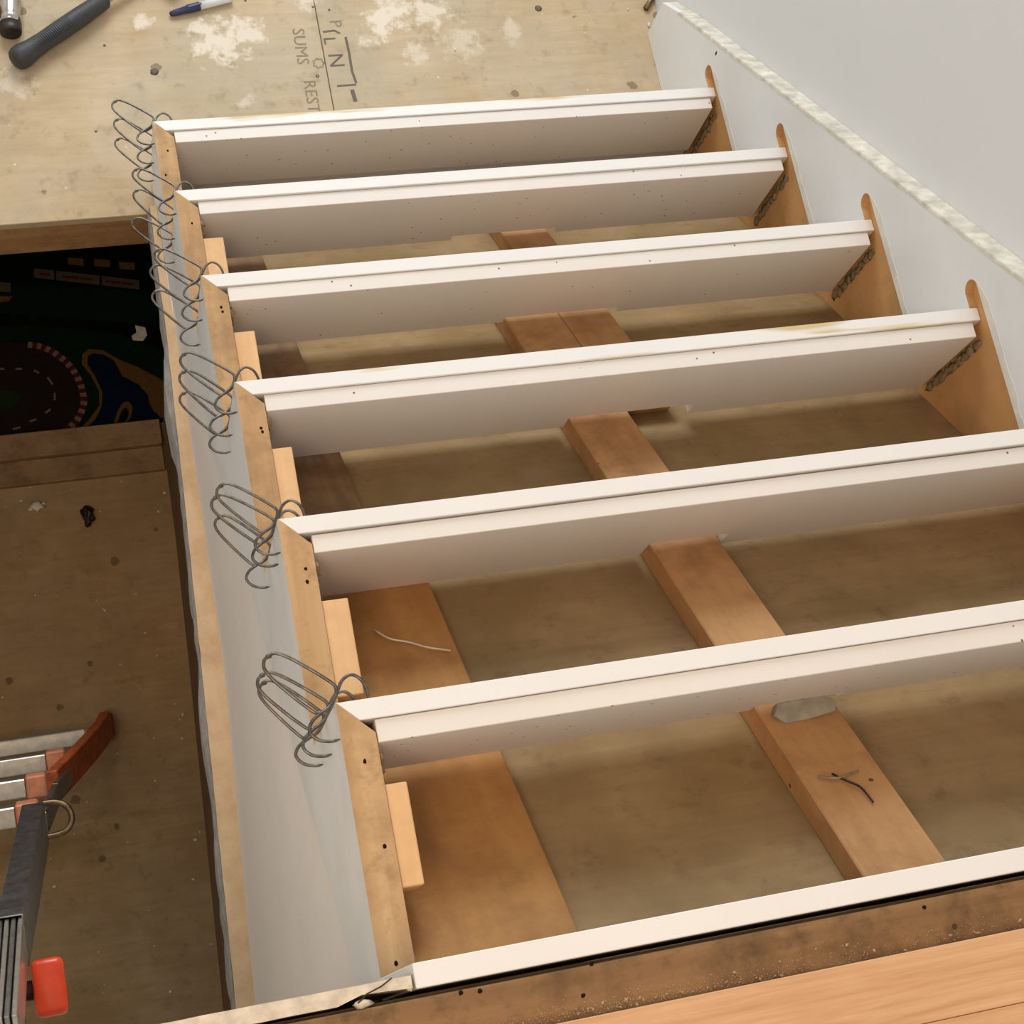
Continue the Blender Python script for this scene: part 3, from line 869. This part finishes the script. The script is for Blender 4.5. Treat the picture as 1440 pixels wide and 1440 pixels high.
# pond: sand rim, water, islet
rp([(116, 498), (125, 491), (145, 493), (168, 506), (195, 517), (225, 533), (248, 548), (250, 585), (225, 588), (220, 580), (140, 606), (112, 606), (124, 592), (140, 570), (139, 550), (128, 528), (115, 512)], 'rug_sand', 'printed_sand', 0.0005, False)
rp([(124, 500), (132, 497), (146, 499), (160, 507), (172, 529), (195, 541), (208, 556), (210, 568), (220, 584), (224, 602), (122, 607), (134, 590), (143, 572), (144, 552), (134, 530), (123, 512)], 'rug_blue', 'printed_pond', 0.0009, False)
rp([(160, 595), (166, 578), (174, 566), (183, 567), (186, 578), (180, 592)], 'rug_sand', 'printed_islet', 0.0013)
rp([(165, 596), (170, 581), (176, 574), (181, 580), (177, 592)], 'rug_dark', 'printed_islet', 0.0017)
# kerb blocks
kp = [(39, 485), (55, 487), (72, 494), (88, 505), (101, 518), (110, 533), (116, 550), (118, 567), (113, 583), (105, 595), (94, 604)]
kw = catmull([px(u, v_, 2, ZR) for u, v_ in kp], 12)
L = [0]
for a, b_ in zip(kw[:-1], kw[1:]): L.append(L[-1] + (b_ - a).length)
def at_len(s):
    for i in range(len(L) - 1):
        if L[i + 1] >= s: return kw[i].lerp(kw[i + 1], (s - L[i]) / (L[i + 1] - L[i]))
    return kw[-1]
NB = 28
for i in range(NB):
    a, b_ = at_len(L[-1] * i / NB), at_len(L[-1] * (i + 1) / NB)
    obox('printed_kerb', a + Vector((0, 0, .0008)), b_ + Vector((0, 0, .0008)), (0, 0, 1), 0.0016, 0.016, 'rug_white' if i % 2 == 0 else 'rug_red', rug, 0)
for (u0, v0, u1, v1) in ((22, 519, 31, 519), (48, 521, 55, 525), (67, 531, 74, 541), (77, 553, 77, 563), (64, 581, 71, 576), (42, 593, 51, 590), (18, 604, 29, 601), (0, 519, 6, 519)):
    rq(u0, v0, u1, v1, 0.005, 'rug_white', 'printed_dash', 0.0012)
for j in range(6):
    rp([(-5 + j * 28, 440 + j * 2.2), (14 + j * 28, 442 + j * 2.2), (14 + j * 28, 456 + j * 2.2), (-5 + j * 28, 454 + j * 2.2)], 'rug_dark', 'printed_rail_tie', 0.0004, False)
# shop row at the top
for (u0, u1, dv, m) in ((28, 48, 0, 'rug_dark'), (48, 76, 0, 'rug_tan'), (79, 140, 3, 'rug_tan'), (143, 196, 10, 'rug_tan')):
    s = 0.115
    rp([(u0, 375 + (u0 - 28) * s), (u1, 375 + (u1 - 28) * s), (u1, 388 + (u1 - 28) * s), (u0, 388 + (u0 - 28) * s)], m, 'printed_shop', 0.0004, False)
for (u0, u1) in ((88, 110), (112, 130), (148, 170), (172, 188), (56, 70)):
    s = 0.115
    rq(u0, 382 + (u0 - 28) * s, u1, 382 + (u1 - 28) * s, 0.006, 'rug_red', 'printed_sign', 0.0009)
for u0, v0 in ((95, 362), (132, 364), (167, 368)):
    rp([(u0, v0), (u0 + 22, v0 + 2), (u0 + 23, v0 + 12), (u0 + 1, v0 + 10)], 'rug_sand', 'printed_roof', 0.0004, False)
rp([(-10, 396), (15, 398), (15, 411), (-10, 410)], 'rug_tan', 'printed_shop', 0.0004, False)
rp([(-10, 416), (18, 417), (12, 424), (-10, 426)], 'rug_sand', 'printed_roof', 0.0004, False)
o = prism('paper_scrap', [tuple(px(u, v_, 2, ZR)[:2]) for u, v_ in ((190, 458), (204, 461), (207, 472), (201, 480), (187, 479), (185, 473), (192, 468))], 'z', ZR + 0.002, ZR + 0.0028, 'crumb')
tag(o, 'torn pale paper scrap lying on the dark play rug', 'scrap')

# debris on the lower floor
o = blob('dark_scrap', px(124, 724, 2, Z_LOW + 0.010), 0.018, 'black_steel', None, 3, 0.8, (0.75, 1.3, 0.55), 5)
tag(o, 'crumpled black scrap lying on the brown lower floor', 'scrap')
o = blob('plaster_lump', px(52, 712, 2, Z_LOW + 0.005), 0.013, 'crumb', None, 2, 0.7, (1.2, 0.9, 0.4), 6)
tag(o, 'largest pale plaster lump on the brown lower floor near the sill', 'plaster')
rs = random.Random(5)
for i, (u, v_) in enumerate(((30, 704), (43, 716), (62, 708), (8, 713), (232, 693), (223, 719), (50, 837), (147, 858), (145, 856), (204, 890), (257, 1005), (256, 1038), (218, 1098), (122, 1128), (281, 1170), (275, 1181), (303, 1184), (272, 1237), (297, 1328), (77, 1247), (240, 1395), (165, 1060), (255, 1082))):
    s = rs.uniform(0.0018, 0.0048)
    o = blob('plaster_chip', px(u, v_, 2, Z_LOW + s * 0.4), s, 'crumb', None, 1, 0.6, (rs.uniform(.7, 1.5), 1, 0.5), i)
    tag(o, 'tiny pale plaster chip on the brown lower floor', 'chip', 'plaster chips on the lower floor')

# ================================================================== LADDER
ld = empty('folding_ladder', (-0.42, 0.7, Z_LOW))
tag(ld, 'folding aluminium ladder with orange rail ends leaning in the stairwell', 'ladder')
XL = -0.84                                 # mirror position of the other rail is about x = XL - x
def mirx(p): return Vector((XL - p.x, p.y, p.z))
foot = px(150, 1020, 2, Z_LOW + 0.03)
rr = [(px(126, 1034, 2, -2.40), px(0, 1050, 2, -2.40)), (px(92, 1067, 2, -2.12), None), (px(66, 1102, 2, -1.84), None), (px(55, 1142, 2, -1.56), None), (px(30, 1196, 2, -1.28), None)]
ends = [a for a, _ in rr]
# rungs, each with an orange end sleeve
for i, e in enumerate(ends):
    a = e; b_ = mirx(e)
    t = (b_ - a).normalized()
    if i and i < 4:
        for s_, p in ((1, a), (-1, b_)):
            ob = obox('rung_sleeve', p, p + t * s_ * 0.036, (0, 0.93, 0.36), 0.041, 0.034, 'cap_orange', ld, 0.003)
    obox('rung', a + t * (0.0365 if i else 0.008), b_ - t * (0.0365 if i else 0.008), (0, 0.93, 0.36), 0.034, 0.026, 'aluminium', ld, 0.002)
    if i == 0:
        for p in (a, b_):
            blob('rivet', p + t * (0.004 if p is a else -0.004) + Vector((0, 0, 0.004)), 0.011, 'crumb', ld, 2, 0.8, (1.0, 1.0, 1.1), 3)
# rails
for sgn in (0, 1):
    fx = (lambda p: p) if sgn == 0 else mirx
    dn = Vector((0, 0.37, -0.93))
    low = [foot, foot + Vector((-0.004, -0.02, 0.10)), ends[0] + Vector((0.018, -0.004, -0.01)), ends[1] + Vector((0.02, 0.0, -0.05)), ends[2] + Vector((0.006, 0.01, -0.10))]
    lw = catmull([fx(p) for p in low], 4)
    # flared orange fibreglass rail, flat channel section
    v, f = [], []
    sx = 1 if sgn == 0 else -1
    for i, p in enumerate(lw):
        for (dx, dy) in ((-0.010, -0.030), (0.012, -0.030), (0.012, 0.030), (-0.010, 0.030)):
            v.append(p + Vector((dx * sx, dy * 0.93, dy * 0.36)))
    for i in range(len(lw) - 1):
        a, b_ = 4 * i, 4 * i + 4
        f += [(a + j, a + (j + 1) % 4, b_ + (j + 1) % 4, b_ + j) for j in range(4)]
    f += [(0, 1, 2, 3), tuple(4 * (len(lw) - 1) + j for j in (3, 2, 1, 0))]
    rl = build('outer_rail', v, f, 'fibre_orange', ld, bevel=0.002)
    box('rubber_foot', *sorted((fx(foot).x - 0.014, fx(foot).x + 0.016)), foot.y - 0.030, foot.y + 0.030, Z_LOW + 0.0005, Z_LOW + 0.03, 'fibre_orange', ld, 0.004)
    # aluminium inner rail
    mid = [ends[0] + Vector((0.012, -0.012, -0.035)), ends[1] + Vector((0.013, -0.014, -0.035)), ends[2] + Vector((0.013, -0.014, -0.035)), ends[3] + Vector((0.004, -0.012, -0.045))]
    for a, b_ in zip(mid[:-1], mid[1:]):
        obox('inner_rail', fx(a), fx(b_), (0, 1, 0.3), 0.036, 0.014, 'aluminium_dark', ld, 0.002)
# upper section: open rectangular tube rail, hinge plates and lock knob, right side and its mirror
ut = px(50, 1160, 2, -1.50); ub = px(18, 1325, 2, -1.02)
for sgn in (0, 1):
    fx = (lambda p: p) if sgn == 0 else mirx
    a, b_ = fx(ut), fx(ub)
    t = (b_ - a).normalized()
    w1 = Vector((1, 0, 0)); w1 = (w1 - t * w1.dot(t)).normalized(); w2 = t.cross(w1)
    # tube with wall thickness
    hw_, hd_, th = 0.017, 0.036, 0.002
    v, f = [], []
    for p in (a, b_):
        for k_ in (0, th):
            for (c1, c2) in ((-1, -1), (1, -1), (1, 1), (-1, 1)):
                v.append(p + w1 * c1 * (hw_ - k_) + w2 * c2 * (hd_ - k_))
    for j in range(4):
        q = (j + 1) % 4
        f += [(j, q, 8 + q, 8 + j), (4 + j, 12 + j, 12 + q, 4 + q), (j, 4 + j, 4 + q, q), (8 + j, 8 + q, 12 + q, 12 + j)]
    build('upper_rail', v, f, 'aluminium_dark', ld, bevel=0.0006)
    # hinge: stacked plates
    hp = b_
    hq = fx(px(10, 1440, 2, -0.86))
    for j in range(4):
        off = Vector(((j - 1.5) * 0.0085, 0, 0))
        obox('hinge_plate', hp + off + (hp - hq).normalized() * 0.01, hq + off - (hp - hq).normalized() * 0.035, (0, 1, 1), 0.062, 0.0062, 'aluminium' if j % 2 else 'aluminium_dark', ld, 0.001)
    # lock knob with shaft
    kc = fx(px(70, 1388, 2, -1.03))
    sx = 1 if sgn == 0 else -1
    tube('lock_shaft', [kc - Vector((0.075 * sx, 0, 0)), kc - Vector((0.02 * sx, 0, 0))], 0.013, 'black_steel', ld, 14)
    kv, kf = box_vf(kc.x - 0.021, kc.x + 0.021, kc.y - 0.037, kc.y + 0.037, kc.z - 0.018, kc.z + 0.018)
    ob = build('lock_knob', kv, kf, 'knob_red', ld, bevel=0.009, seg=3)
    for p in ob.data.polygons: p.use_smooth = True
    tag(ob, 'glossy red lock knob')
# steel U handle at the rung end
uz = -1.60
upts = [(58, 1130), (78, 1128), (93, 1133), (101, 1147), (98, 1162), (86, 1172), (62, 1178)]
tube('pull_ring', catmull([px(u, v_, 2, uz) for u, v_ in upts], 5), 0.0052, 'rust_steel', ld, 10)
